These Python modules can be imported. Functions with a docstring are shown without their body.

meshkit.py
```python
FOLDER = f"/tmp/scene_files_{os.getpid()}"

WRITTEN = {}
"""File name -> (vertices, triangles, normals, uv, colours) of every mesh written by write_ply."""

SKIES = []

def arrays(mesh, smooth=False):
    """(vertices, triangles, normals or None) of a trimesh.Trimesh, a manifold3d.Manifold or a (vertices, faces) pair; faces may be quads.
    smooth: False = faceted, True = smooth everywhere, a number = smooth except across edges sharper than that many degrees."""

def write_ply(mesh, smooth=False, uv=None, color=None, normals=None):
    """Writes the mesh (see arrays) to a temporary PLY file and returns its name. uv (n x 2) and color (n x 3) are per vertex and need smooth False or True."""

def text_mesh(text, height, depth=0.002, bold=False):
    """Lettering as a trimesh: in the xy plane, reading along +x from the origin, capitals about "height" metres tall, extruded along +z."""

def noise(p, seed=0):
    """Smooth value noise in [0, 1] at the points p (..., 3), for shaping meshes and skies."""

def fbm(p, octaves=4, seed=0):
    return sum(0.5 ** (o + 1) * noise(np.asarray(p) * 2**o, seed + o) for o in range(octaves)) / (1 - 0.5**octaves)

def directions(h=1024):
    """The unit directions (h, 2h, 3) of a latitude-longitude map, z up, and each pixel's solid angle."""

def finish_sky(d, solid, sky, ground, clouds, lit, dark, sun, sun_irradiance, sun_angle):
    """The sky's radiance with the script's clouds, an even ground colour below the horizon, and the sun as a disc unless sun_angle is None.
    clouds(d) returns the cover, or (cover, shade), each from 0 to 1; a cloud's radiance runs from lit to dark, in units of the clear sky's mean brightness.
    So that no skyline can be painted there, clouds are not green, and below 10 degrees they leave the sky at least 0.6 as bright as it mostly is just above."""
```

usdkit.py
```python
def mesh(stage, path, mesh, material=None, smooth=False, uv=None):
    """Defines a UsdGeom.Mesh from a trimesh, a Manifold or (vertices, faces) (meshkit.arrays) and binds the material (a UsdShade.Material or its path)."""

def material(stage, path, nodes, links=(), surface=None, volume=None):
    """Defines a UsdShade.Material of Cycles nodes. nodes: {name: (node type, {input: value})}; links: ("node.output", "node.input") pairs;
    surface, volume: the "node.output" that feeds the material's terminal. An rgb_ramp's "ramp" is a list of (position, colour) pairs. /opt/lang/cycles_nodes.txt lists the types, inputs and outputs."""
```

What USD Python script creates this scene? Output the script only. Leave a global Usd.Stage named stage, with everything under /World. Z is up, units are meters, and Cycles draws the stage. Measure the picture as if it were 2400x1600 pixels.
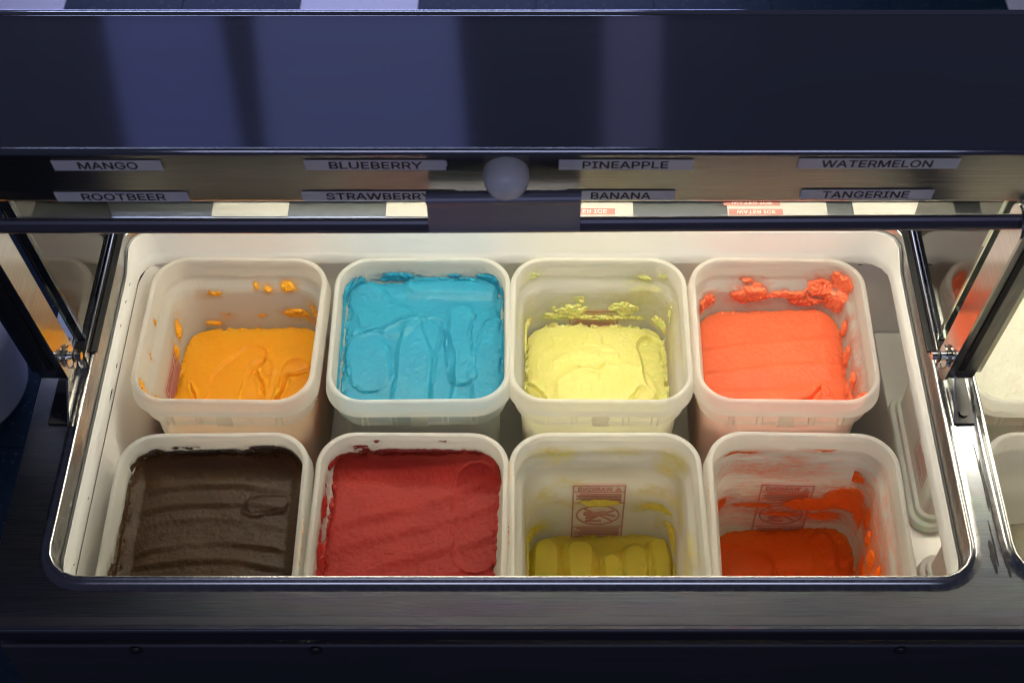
import math, numpy as np, trimesh, usdkit, meshkit
from pxr import Usd, UsdGeom, UsdLux, UsdShade, Gf, Sdf
from shapely.geometry import Polygon, box as sbox, Point, LineString
from shapely import affinity
from shapely.ops import unary_union

stage = Usd.Stage.CreateInMemory()
UsdGeom.SetStageUpAxis(stage, 'Z'); UsdGeom.SetStageMetersPerUnit(stage, 1.0)
UsdGeom.Xform.Define(stage, '/World'); UsdGeom.Scope.Define(stage, '/World/Looks')

# ------------------------------------------------------------------ camera
cam = UsdGeom.Camera.Define(stage, '/World/camera')
cam.AddTranslateOp().Set(Gf.Vec3d(0, 0, 2.095)); cam.AddRotateXOp().Set(37.0)
cam.CreateFocalLengthAttr(50.1); cam.CreateHorizontalApertureAttr(36.0); cam.CreateVerticalApertureAttr(24.0)
cam.CreateHorizontalApertureOffsetAttr(-0.69)
cam.CreateFStopAttr(9.0); cam.CreateFocusDistanceAttr(1.52)
cam.CreateClippingRangeAttr((0.05, 100.0))
cam.CreateExposureAttr(0.0)

# ------------------------------------------------------------------ light
M = {}
def mat(name, nodes, links=(), surface='p.BSDF', volume=None):
    M[name] = usdkit.material(stage, '/World/Looks/' + name, nodes, links, surface=surface, volume=volume)
    return M[name]

dome = UsdLux.DomeLight.Define(stage, '/World/room_light')
mat('room_glow', {'b': ('background_shader', {'color': (0.42, 0.47, 0.86), 'strength': 0.046})}, surface='b.background')
UsdShade.MaterialBindingAPI.Apply(dome.GetPrim()).Bind(M['room_glow'])

def rect_light(name, pos, target, w, h, color, intensity, roll=0):
    l = UsdLux.RectLight.Define(stage, '/World/' + name)
    l.CreateWidthAttr(w); l.CreateHeightAttr(h); l.CreateColorAttr(Gf.Vec3f(*color)); l.CreateIntensityAttr(intensity)
    z = np.array(pos, float) - np.array(target, float); z /= np.linalg.norm(z)
    x = np.cross([0, 0, 1.0], z) if abs(z[2]) < .99 else np.array([1.0, 0, 0]); x /= np.linalg.norm(x); y = np.cross(z, x)
    c, s = math.cos(math.radians(roll)), math.sin(math.radians(roll))
    x, y = c * x + s * y, -s * x + c * y
    l.AddTransformOp().Set(Gf.Matrix4d(*x, 0, *y, 0, *z, 0, *pos, 1))
    return l
BLUE = (0.30, 0.36, 1.0)
# unseen windows beyond the counter, placed to make the bands reflected in the hood
rect_light('unseen_window_light', (-1.05, 4.0, 1.35), (-1.05, 0, 1.35), .34, 2.2, BLUE, .135, 8)
rect_light('unseen_window_light_001', (-.50, 4.0, 1.35), (-.50, 0, 1.35), .60, 2.2, (.34, .41, 1.0), .145, 4)
rect_light('unseen_window_light_002', (.30, 4.0, 1.35), (.30, 0, 1.35), .17, 2.2, (.52, .50, 1.0), .075, 0)
# unseen cool lamps beyond the counter and behind the person serving
rect_light('unseen_floor_light', (-.45, 3.45, .50), (-.45, 2.5, -.05), 2.0, .35, (.42, .46, 1.0), 7.0)  # low and out of view, placed to light the tiles beyond the hood
rect_light('unseen_ceiling_light', (-.55, 3.0, 3.1), (-.3, 1.2, 1.2), 1.7, .35, (.60, .68, 1.0), 4.0)  # out of view, placed to draw a highlight along the hood's rear edge
rect_light('unseen_back_light', (0.1, -1.9, 2.6), (0, .8, 1.1), 2.2, 1.2, (.66, .69, 1.0), 1.7)  # out of view behind the camera, placed to light labels, bumper and grip

# ------------------------------------------------------------------ helpers
used = {}
def numbered(path):
    if path not in used:
        used[path] = 0
        return path
    used[path] += 1
    return f'{path}_{used[path]:03d}'
def pstr(o):
    if o is None: return '/World'
    return str(o.GetPath())
def data(p, **kw):
    for k, v in kw.items():
        if v: p.SetCustomDataByKey(k, v)
    return p
def obj(name, mesh, m, parent=None, smooth=30, **kw):
    path = numbered(pstr(parent) + '/' + name)
    g = usdkit.mesh(stage, path, mesh, M[m], smooth=smooth)
    return data(g.GetPrim(), **kw)
def thing(name, label, cat, loc=(0, 0, 0), rotz=0, group=None, ref=None):
    x = UsdGeom.Xform.Define(stage, numbered('/World/' + name))
    if ref: x.GetPrim().GetReferences().AddInternalReference(ref)
    x.AddTranslateOp().Set(Gf.Vec3d(*loc))
    if rotz: x.AddRotateZOp().Set(rotz)
    return data(x.GetPrim(), label=label, category=cat, group=group)

cat_ = trimesh.util.concatenate
def box(x0, x1, y0, y1, z0, z1, bevel=0):
    if bevel <= 0:
        m = trimesh.creation.box([x1 - x0, y1 - y0, z1 - z0])
    else:
        b = bevel
        pts = []
        for sx in (0, 1):
            for sy in (0, 1):
                for sz in (0, 1):
                    c = np.array([(x0 + b, x1 - b)[sx], (y0 + b, y1 - b)[sy], (z0 + b, z1 - b)[sz]])
                    s = np.array([sx * 2 - 1, sy * 2 - 1, sz * 2 - 1])
                    for d in ([1, 0, 0], [0, 1, 0], [0, 0, 1], [.7, .7, 0], [.7, 0, .7], [0, .7, .7], [.58, .58, .58]):
                        pts.append(c + b * s * np.array(d))
        return trimesh.convex.convex_hull(np.array(pts))
    m.apply_translation([(x0 + x1) / 2, (y0 + y1) / 2, (z0 + z1) / 2])
    return m
def ext(poly, h):                                   # polygon in xy extruded along +z
    gs = getattr(poly, 'geoms', [poly])
    return cat_([trimesh.creation.extrude_polygon(g, h, engine='earcut') for g in gs if g.area > 1e-9])
def prof_x(poly, x0, x1):                           # polygon in (y, z) extruded along x
    m = ext(poly, x1 - x0)
    v = m.vertices.copy(); m.vertices = np.stack([v[:, 2] + x0, v[:, 0], v[:, 1]], 1)
    return m
def cyl(p0, p1, r, n=24):
    return trimesh.creation.cylinder(radius=r, segment=[p0, p1], sections=n)
def rloop(w, d, r, n=112):                          # rounded rectangle, evenly spaced by arc length, starting mid right side, CCW
    a, b = w / 2 - r, d / 2 - r
    pts = []
    k = 14
    for cx, cy, t0 in ((a, b, 0), (-a, b, 90), (-a, -b, 180), (a, -b, 270)):
        for t in np.radians(np.linspace(t0, t0 + 90, k)):
            pts.append((cx + r * math.cos(t), cy + r * math.sin(t)))
    pts = np.array(pts); pts = np.vstack([[w / 2, 0], pts, [w / 2, 0]])
    s = np.concatenate([[0], np.cumsum(np.linalg.norm(np.diff(pts, axis=0), axis=1))])
    q = np.linspace(0, s[-1], n, endpoint=False)
    return np.stack([np.interp(q, s, pts[:, 0]), np.interp(q, s, pts[:, 1])], 1)
def loft(loops, cap0=False, cap1=False):
    n = len(loops[0]); v = np.vstack(loops); f = []
    for i in range(len(loops) - 1):
        j = np.arange(n); a = i * n + j; b = i * n + (j + 1) % n
        f.append(np.stack([a, b, b + n], 1)); f.append(np.stack([a, b + n, a + n], 1))
    f = [np.vstack(f)]
    if cap0:
        v = np.vstack([v, loops[0].mean(0)]); c = len(v) - 1; j = np.arange(n)
        f.append(np.stack([np.full(n, c), (j + 1) % n, j], 1))
    if cap1:
        v = np.vstack([v, loops[-1].mean(0)]); c = len(v) - 1; j = np.arange(n) + (len(loops) - 1) * n
        f.append(np.stack([np.full(n, c), j, (np.arange(n) + 1) % n + (len(loops) - 1) * n], 1))
    return trimesh.Trimesh(v, np.vstack(f), process=False)
def back_rise(m):
    v = m.vertices.copy(); lo = (v[:, 2] > .860) & (v[:, 2] < .8665)
    t = np.clip((v[:, 1] - (OY1 - .046)) / .030, 0, 1); v[:, 2] += lo * .0225 * t * t * (3 - 2 * t); m.vertices = v
    return m
def ringloft(cx, cy, w, d, r, prof, n=160):         # profile of (outward offset, z) swept round a rounded rectangle
    loops = []
    for o, z in prof:
        l = rloop(w + 2 * o, d + 2 * o, max(r + o, .001), n)
        loops.append(np.column_stack([l[:, 0] + cx, l[:, 1] + cy, np.full(n, z)]))
    return loft(loops)

# ------------------------------------------------------------------ materials
def steel(name, col, rough, streak=(2, 220, 220), wear=0.10, rr=.02, smudge=(.6, 4, 4), bs=.03):
    nodes = {'g': ('geometry', {}),
             'm': ('mapping', {'scale': streak}), 'n': ('noise_texture', {'scale': 3.0, 'detail': 3}),
             'm2': ('mapping', {'scale': smudge}), 'n2': ('noise_texture', {'scale': 9.0, 'detail': 5, 'roughness': .65}),
             'rr': ('map_range', {'from_min': .3, 'from_max': .7, 'to_min': rough - rr, 'to_max': rough + rr}),
             'mix': ('mix', {'mix_type': 'multiply', 'fac': wear, 'color1': col}),
             'b': ('bump', {'strength': bs, 'distance': .0003}),
             'p': ('principled_bsdf', {'metallic': 1.0})}
    links = [('g.position', 'm.vector'), ('m.vector', 'n.vector'), ('g.position', 'm2.vector'), ('m2.vector', 'n2.vector'), ('n.fac', 'rr.value'), ('rr.result', 'p.roughness'),
             ('n2.color', 'mix.color2'), ('mix.color', 'p.base_color'), ('n.fac', 'b.height'), ('b.normal', 'p.normal')]
    return mat(name, nodes, links)
steel('hood_steel', (.50, .51, .56), .10, streak=(3, 500, 500))
steel('label_panel_steel', (.34, .325, .30), .22, streak=(3, 400, 400))
steel('deck_steel', (.64, .67, .75), .24, streak=(6, 420, 420), rr=.015, wear=.45, bs=.012)
steel('ledge_steel', (.30, .32, .325), .5, streak=(6, 200, 200))
steel('nosing_steel', (.20, .20, .24), .40)
steel('rim_steel', (.60, .60, .60), .23, streak=(40, 40, 40))
steel('side_strip_steel', (.56, .56, .54), .21, streak=(200, 3, 200))
steel('channel_steel', (.6, .6, .58), .16, streak=(160, 2, 160))
steel('arm_steel', (.22, .22, .235), .30, streak=(60, 60, 4))
steel('front_steel', (.33, .34, .38), .42)
steel('edge_chrome', (.85, .86, .9), .09, streak=(3, 40, 40))
steel('bolt_steel', (.72, .72, .72), .12, streak=(30, 30, 30))
mat('bar_steel', {'p': ('principled_bsdf', {'base_color': (.13, .13, .165), 'metallic': .7, 'roughness': .40})})
mat('handle_metal', {'g': ('geometry', {}), 'n': ('noise_texture', {'scale': 400.0}), 'b': ('bump', {'strength': .06, 'distance': .0004}),
    'p': ('principled_bsdf', {'base_color': (.27, .285, .36), 'metallic': .4, 'roughness': .45})}, [('g.position', 'n.vector'), ('n.fac', 'b.height'), ('b.normal', 'p.normal')])
def plain(name, col, rough=.5, spec=.5, var=.0, vs=12., **kw):
    if var:
        lo = tuple(c * (1 - var) for c in col)
        return mat(name, {'g': ('geometry', {}), 'n': ('noise_texture', {'scale': vs, 'detail': 4}), 'm': ('mix', {'color1': lo, 'color2': col}),
                          'p': ('principled_bsdf', {'roughness': rough, 'specular_ior_level': spec, **kw})}, [('g.position', 'n.vector'), ('n.fac', 'm.fac'), ('m.color', 'p.base_color')])
    return mat(name, {'p': ('principled_bsdf', {'base_color': col, 'roughness': rough, 'specular_ior_level': spec, **kw})})
plain('black_rubber', (.008, .008, .009), .6, .3)
plain('bracket_paint', (.018, .018, .022), .45)
plain('dark_screw', (.02, .02, .022), .4)
plain('knob_plastic', (.80, .82, .84), .38, var=.06)
plain('liner_plastic', (.84, .84, .825), .32, var=.10, vs=7.)
plain('scuff', (.06, .055, .05), .7)
plain('lamp_housing', (.85, .85, .82), .5)
plain('label_paper', (.72, .72, .75), .42, var=.05, vs=40)
plain('label_ink', (.015, .015, .018), .5)
plain('white_card', (.46, .455, .415), .4, var=.03)
plain('red_tape', (.42, .19, .165), .35)
plain('tape_emboss', (.85, .75, .70), .5)
plain('bin_plastic', (.90, .91, .92), .4, var=.15, vs=5.)
plain('syrup', (.72, .42, .05), .06, .8, transmission_weight=.4)
mat('lamp_glow', {'e': ('emission', {'color': (1.0, .915, .71), 'strength': 39.0})}, surface='e.emission')
# translucent white polythene
mat('tub_plastic', {'g': ('geometry', {}), 'n': ('noise_texture', {'scale': 25.0, 'detail': 3}), 'm': ('mix', {'color1': (.84, .835, .81), 'color2': (.90, .895, .875)}),
    'p': ('principled_bsdf', {'roughness': .30, 'specular_ior_level': .5}), 't': ('translucent_bsdf', {'color': (.93, .915, .86)}), 'x': ('transparent_bsdf', {'color': (.985, .975, .93)}),
    'mx': ('mix_closure', {'fac': .48}), 'mx2': ('mix_closure', {'fac': .40}),
    'n3': ('noise_texture', {'scale': 220.0, 'detail': 2}), 'b': ('bump', {'strength': .05, 'distance': .0005})},
    [('g.position', 'n.vector'), ('g.position', 'n3.vector'), ('n.fac', 'm.fac'), ('m.color', 'p.base_color'), ('n3.fac', 'b.height'), ('b.normal', 'p.normal'), ('p.BSDF', 'mx.closure1'), ('t.BSDF', 'mx.closure2'), ('mx.closure', 'mx2.closure1'), ('x.BSDF', 'mx2.closure2')], surface='mx2.closure')
mat('red_print', {'d': ('principled_bsdf', {'base_color': (.55, .06, .07), 'roughness': .5}), 't': ('transparent_bsdf', {}), 'mx': ('mix_closure', {'fac': .58})},
    [('d.BSDF', 'mx.closure1'), ('t.BSDF', 'mx.closure2')], surface='mx.closure')
mat('pane_glass', {'f': ('fresnel', {'IOR': 1.5}), 't': ('transparent_bsdf', {'color': (.95, .97, .95)}), 'g': ('glossy_bsdf', {'color': (1, 1, 1), 'roughness': .02}), 'mx': ('mix_closure', {})},
    [('f.fac', 'mx.fac'), ('t.BSDF', 'mx.closure1'), ('g.BSDF', 'mx.closure2')], surface='mx.closure')
mat('edge_glass', {'g': ('glass_bsdf', {'color': (.93, .97, .93), 'roughness': .02, 'IOR': 1.46})}, surface='g.BSDF')

def ice(name, col, col2, rough=.42, grain=260., gstr=.22, sss=.35):
    mid = tuple((x + y) / 2 for x, y in zip(col, col2)); lite = tuple(min(1, .006 + c * 1.3) for c in col2); dark = tuple(c * .72 for c in col)
    nodes = {'g': ('geometry', {}), 'n': ('noise_texture', {'scale': 22.0, 'detail': 5, 'roughness': .65}), 'n2': ('noise_texture', {'scale': grain, 'detail': 4, 'roughness': .7}),
             'rp': ('map_range', {'from_min': .32, 'from_max': .68}), 'm': ('mix', {'color1': col, 'color2': col2}), 'b': ('bump', {'strength': gstr, 'distance': .0014}),
             'gr': ('rgb_ramp', {'ramp': [(0, dark), (.40, mid), (.60, mid), (.85, lite), (1, lite)]}), 'm2': ('mix', {'fac': .48}),
             'p': ('principled_bsdf', {'roughness': rough, 'specular_ior_level': .25, 'subsurface_weight': sss, 'subsurface_scale': .006, 'subsurface_radius': (1, .6, .4)})}
    links = [('g.position', 'n.vector'), ('g.position', 'n2.vector'), ('n.fac', 'rp.value'), ('rp.result', 'm.fac'), ('n2.fac', 'gr.fac'), ('m.color', 'm2.color1'), ('gr.color', 'm2.color2'), ('m2.color', 'p.base_color'), ('n2.fac', 'b.height'), ('b.normal', 'p.normal')]
    mat(name, nodes, links)
    for suf, k0, k1, top in (('_bits', .0, .12, 1.0), ('_film', .0, .80, .72)):
        q = {'a': ('attribute', {'attribute': 'cover'}), 'g': ('geometry', {}), 'n': ('noise_texture', {'scale': 150.0, 'detail': 4, 'roughness': .7}), 'r': ('map_range', {'from_min': k0, 'from_max': k1, 'to_min': 0.0, 'to_max': top, 'clamp': True}),
             'nr': ('map_range', {'from_min': .3, 'from_max': .6, 'to_min': .35 if suf == '_film' else .9, 'to_max': 1.0, 'clamp': True}), 'mu': ('math', {'math_type': 'multiply'}),
             'p': ('principled_bsdf', {'base_color': col2, 'roughness': .38, 'specular_ior_level': .35, 'subsurface_weight': .2, 'subsurface_scale': .004}), 't': ('transparent_bsdf', {}), 'mx': ('mix_closure', {})}
        mat(name + suf, q, [('a.fac', 'r.value'), ('g.position', 'n.vector'), ('n.fac', 'nr.value'), ('r.result', 'mu.value1'), ('nr.result', 'mu.value2'), ('mu.value', 'mx.fac'), ('t.BSDF', 'mx.closure1'), ('p.BSDF', 'mx.closure2')], surface='mx.closure')
ice('mango_ice', (.80, .295, .011), (.86, .37, .02))
ice('blueberry_ice', (.014, .185, .30), (.020, .235, .36))
ice('pineapple_ice', (.63, .59, .17), (.70, .66, .25))
ice('watermelon_ice', (.73, .122, .050), (.79, .158, .068))
ice('rootbeer_ice', (.025, .0105, .0026), (.043, .0195, .0055), rough=.5, sss=.15, grain=420., gstr=.35)
ice('strawberry_ice', (.20, .0065, .0035), (.27, .011, .006), rough=.6, sss=.2, grain=420., gstr=.35)
ice('banana_ice', (.84, .66, .075), (.90, .73, .12))
ice('tangerine_ice', (.92, .115, .004), (.95, .15, .008))
ice('vanilla_ice', (.58, .57, .47), (.62, .61, .51))

# ------------------------------------------------------------------ floor
mat('dark_tile', {'g': ('geometry', {}), 'v': ('voronoi_texture', {'scale': 75.0}), 'r': ('rgb_ramp', {'ramp': [(0, (.30, .36, .40)), (.09, (.05, .10, .12)), (.16, (.008, .028, .046)), (1, (.0045, .019, .034))]}),
    'p': ('principled_bsdf', {'roughness': .55, 'specular_ior_level': .25})}, [('g.position', 'v.vector'), ('v.distance', 'r.fac'), ('r.color', 'p.base_color')])
mat('white_tile', {'g': ('geometry', {}), 'v': ('voronoi_texture', {'scale': 60.0}), 'r': ('rgb_ramp', {'ramp': [(0, (.30, .30, .34)), (.07, (.5, .5, .52)), (.13, (.72, .71, .72)), (1, (.75, .74, .74))]}),
    'p': ('principled_bsdf', {'roughness': .4})}, [('g.position', 'v.vector'), ('v.distance', 'r.fac'), ('r.color', 'p.base_color')])
plain('grout', (.03, .035, .04), .8)
FZ = -.05
fl = UsdGeom.Xform.Define(stage, '/World/floor').GetPrim(); data(fl, kind='structure')
obj('bedding', box(-3.2, 2.6, -.4, 5.2, FZ - .06, FZ - .004), 'grout', fl)
for i in range(-7, 7):
    for j in range(0, 12):
        x0 = -.26 + .27 * i; y0 = .30 + .27 * j
        white = j >= 7 and (i in (-1, 5) or i in (-4, -5)) and j in (8, 9, 7)
        obj('tile', box(x0 + .001, x0 + .269, y0 + .001, y0 + .269, FZ - .006, FZ), 'white_tile' if white else 'dark_tile', fl, smooth=False)

# ------------------------------------------------------------------ cabinet
CX = -.0205
cab = thing('dipping_cabinet', 'stainless steel dipping cabinet with hooded label panel, raised lid and lit well of tubs', 'freezer cabinet')
OX0, OX1, OY0, OY1 = -.4565, .4165, .6265, 1.068     # well opening at the lip
DZ = .893
def rr(x0, x1, y0, y1, r):
    return sbox(x0 + r, y0 + r, x1 - r, y1 - r).buffer(r, quad_segs=10)
N0, N1 = .457, 1.25                                   # the neighbouring opening
deckp = sbox(-.507, .576, 1.45, 1.082).difference(rr(OX0 - .012, OX1 + .012, OY0 - .012, OY1 + .012, .047)).difference(rr(N0 - .012, N1 + .012, OY0 - .012, OY1 + .012, .047))
deckm = ext(deckp, .003); deckm.apply_translation([0, 0, DZ - .003])
obj('deck', deckm, 'deck_steel', cab)
def arcpts(cy, cz, r, a0, a1, n=7):
    return [(cy + r * math.cos(math.radians(t)), cz + r * math.sin(math.radians(t))) for t in np.linspace(a0, a1, n)]
nose = Polygon([(.589, DZ - .0035)] + [(.588, DZ + .0003)] + arcpts(.5805, DZ - .0058, .0060, 85, 182, 8) + [(.5736, DZ - .018), (.5752, DZ - .018), (.5762, DZ - .0052)])
obj('deck_nosing', prof_x(nose, -.509, 1.45), 'nosing_steel', cab, smooth=40)
LIP = [(.0122, DZ + .0003), (.0070, DZ + .0008), (.0045, DZ + .0030)] + [(.0012 + .0023 * math.cos(math.radians(t)), DZ + .0046 + .0024 * math.sin(math.radians(t))) for t in (30, 50, 70, 85, 100, 115, 135, 160, 180)] + [(-.0011, .866), (.0006, .866)]
obj('opening_rim', back_rise(ringloft((OX0 + OX1) / 2, (OY0 + OY1) / 2, OX1 - OX0, OY1 - OY0, .034, LIP, 220)), 'rim_steel', cab, smooth=50)
obj('opening_rim', back_rise(ringloft((N0 + N1) / 2, (OY0 + OY1) / 2, N1 - N0, OY1 - OY0, .034, LIP, 220)), 'rim_steel', cab, smooth=50)
# white plastic collar under each rim, then the deep well that both openings share
COL = [(-.0035, .8655), (-.0045, .8645), (-.0065, .857), (-.0080, .8555), (-.0085, .846), (-.0078, .838), (-.0058, .8365), (.0, .8365), (.0, .8655)]
obj('collar', back_rise(ringloft((OX0 + OX1) / 2, (OY0 + OY1) / 2, OX1 - OX0, OY1 - OY0, .034, COL, 220)), 'liner_plastic', cab, smooth=40)
obj('collar', back_rise(ringloft((N0 + N1) / 2, (OY0 + OY1) / 2, N1 - N0, OY1 - OY0, .034, COL, 220)), 'liner_plastic', cab, smooth=40)
def wl(x0, x1, y0, y1, z): return np.column_stack([rloop(x1 - x0, y1 - y0, .036, 200) + [(x0 + x1) / 2, (y0 + y1) / 2], np.full(200, z)])
well = [wl(-.4484, 1.262, .609, 1.0690, .8364), wl(-.4315, 1.262, .609, 1.0688, .5990), wl(-.4315, 1.262, .609, 1.0688, .3460)]
wm = loft(well, cap1=True); wm.invert()
obj('well_wall', wm, 'liner_plastic', cab, smooth=40)
obj('well_step', box(-.4310, .372, .6100, 1.0680, .347, .5995, .003), 'liner_plastic', cab)
obj('side_panel', box(-.509, -.5055, .5985, 1.2, -.02, DZ - .0035), 'front_steel', cab)
obj('front_panel', box(-.5, 1.45, .5755, .5985, .05, .857, .004), 'front_steel', cab)
for x in (-.372, -.203, .347):
    s = trimesh.creation.icosphere(3, .0062); s.apply_scale([1, .55, 1]); s.apply_translation([x, .5752, .850])
    obj('panel_screw', s, 'dark_screw', cab, smooth=True)
# rear ledge
obj('rear_ledge', box(-.60, 1.45, 1.0822, 1.25, .882, DZ - .0005, .002), 'ledge_steel', cab)
obj('rear_rail', cyl((-.6, 1.106, .902), (1.45, 1.106, .902), .006), 'rim_steel', cab)
# hood
HZ = 1.310
HY, HB, HBZ = .775, 1.080, 1.188                      # the hood's top slopes down towards the customers
HS = (HZ - HBZ) / (HB - HY); HA = math.degrees(math.atan(HS))
def hz(y): return HZ - HS * (y - HY)
hood = Polygon([(HB, HBZ)] + arcpts(HY + .003, HZ - .0035, .003, 90 - HA, 180, 6) + [(HY, HZ - .0055), (HY + .0020, HZ - .0055), (HY + .0025, HZ - .0052), (HY + .0055, hz(HY + .0055) - .0032), (HB - .003, hz(HB - .003) - .0032), (HB - .003, HBZ - .03), (HB, HBZ - .03)])
obj('hood_top', prof_x(hood, -.80, 1.45), 'hood_steel', cab, smooth=30)
rb = prof_x(Polygon(arcpts(HB - .0012, HBZ - .0016, .0048, 0, 360, 25)[:-1]), -.80, 1.45)
obj('hood_back_edge', rb, 'edge_chrome', cab, smooth=40)
PY, PZ, PT = .811, 1.2650, math.radians(9.0)          # the panel leans back towards its lower edge
def on_panel(z): return PY + (PZ - z) * math.tan(PT)
HU = hz(PY) - .0040
panel = Polygon([(on_panel(HU), HU), (on_panel(1.2045), 1.2045), (on_panel(1.2045) + .0015, 1.202), (.834, 1.202), (.834, 1.204), (on_panel(1.2045) + .0035, 1.2042), (on_panel(1.2058) + .0022, 1.2058), (on_panel(HU) + .0022, HU)])
obj('label_panel', prof_x(panel, -.475, .452), 'label_panel_steel', cab, smooth=20)
obj('panel_seam', box(.4525, .4540, PY + .012, PY + .02, 1.206, HU - .004), 'black_rubber', cab)
obj('panel_return', box(.4545, 1.45, PY + .004, PY + .007, 1.205, HU - .0045), 'label_panel_steel', cab)
obj('panel_return', box(-.80, -.4755, PY + .03, PY + .033, 1.205, HU - .018), 'black_rubber', cab)
obj('lamp_housing', box(-.62, 1.45, .935, 1.058, 1.172, 1.186), 'lamp_housing', cab)
obj('fluorescent_tube', cyl((-.37, 1.000, 1.152), (1.25, 1.000, 1.152), .0125), 'lamp_glow', cab, smooth=40)
for x in (-.39, 1.27):
    obj('lamp_socket', box(x - .019, x + .019, .983, 1.017, 1.136, 1.1718, .003), 'lamp_housing', cab)
# round bumper on the label panel
prof = [(0, -.027), (.006, -.0266), (.0115, -.0247), (.0155, -.0210), (.0180, -.0160), (.0190, -.0095), (.0187, -.004), (.0175, 0)]
kn = trimesh.creation.revolve(np.array(prof), sections=48); v = kn.vertices.copy()
kn.vertices = np.stack([v[:, 0] - .0207, v[:, 2] + on_panel(1.2475) + .002, v[:, 1] + 1.2475], 1); kn.fix_normals()
obj('round_bumper', kn, 'knob_plastic', cab, smooth=True, label='pale grey round bumper in the middle of the label panel')
# end glass in its channel, both ends
def mirror(x): return 2 * CX - x
def span(a, b, left):
    return (mirror(b), mirror(a)) if left else (a, b)
for left in (False, True):
    x0, x1 = span(.4225, .4325, left)
    g = Polygon([(.899, .903), (1.058, .903), (1.058, 1.168), (.925, 1.168), (.925, 1.22), (.8555, 1.24), (.870, 1.128)])
    eg = obj('end_glass', prof_x(g, x0, x1), 'pane_glass', cab, smooth=False)
    e = Polygon([(.891, .9135), (.8987, .9135), (.8697, 1.128), (.8552, 1.24), (.8475, 1.24), (.862, 1.128)])
    obj('polished_edge', prof_x(e, x0 - .0005, x1 + .0005), 'edge_glass', eg, smooth=False)
    xa, xb = span(.4190, .4218, left); obj('glass_channel', box(xa, xb, .872, 1.062, DZ + .002, .9125, .001), 'channel_steel', cab)
    xa, xb = span(.4332, .4372, left); obj('glass_channel', box(xa, xb, .880, 1.062, DZ + .002, .911, .001), 'channel_steel', cab)
    xa, xb = span(.4120, .4186, left); obj('glass_gasket', box(xa, xb, .885, 1.062, DZ + .0072, .9035, .001), 'black_rubber', cab)
# hinge brackets
for left in (False, True):
    xs = (.4225, .4260, .4480) if not left else (mirror(.4225), mirror(.4260), mirror(.4480))
    br = Polygon([(.800, DZ + .003), (.862, DZ + .0035), (.872, .944), (.846, .944), (.834, .925)])
    x0, x1 = sorted((xs[1], xs[1] + (.002 if not left else -.002)))
    b = obj('hinge_bracket', prof_x(br, x0, x1), 'channel_steel', cab, smooth=20)
    x0, x1 = sorted((xs[1] + (.0022 if not left else -.0022), xs[2]))
    obj('foot_plate', box(x0, x1, .80, .872, DZ + .0005, DZ + .003, .0008), 'bracket_paint', b)
    obj('foot_screw', cyl(((x0 + x1) / 2, .812, DZ + .0031), ((x0 + x1) / 2, .812, DZ + .0052), .0045), 'dark_screw', b)
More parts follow.
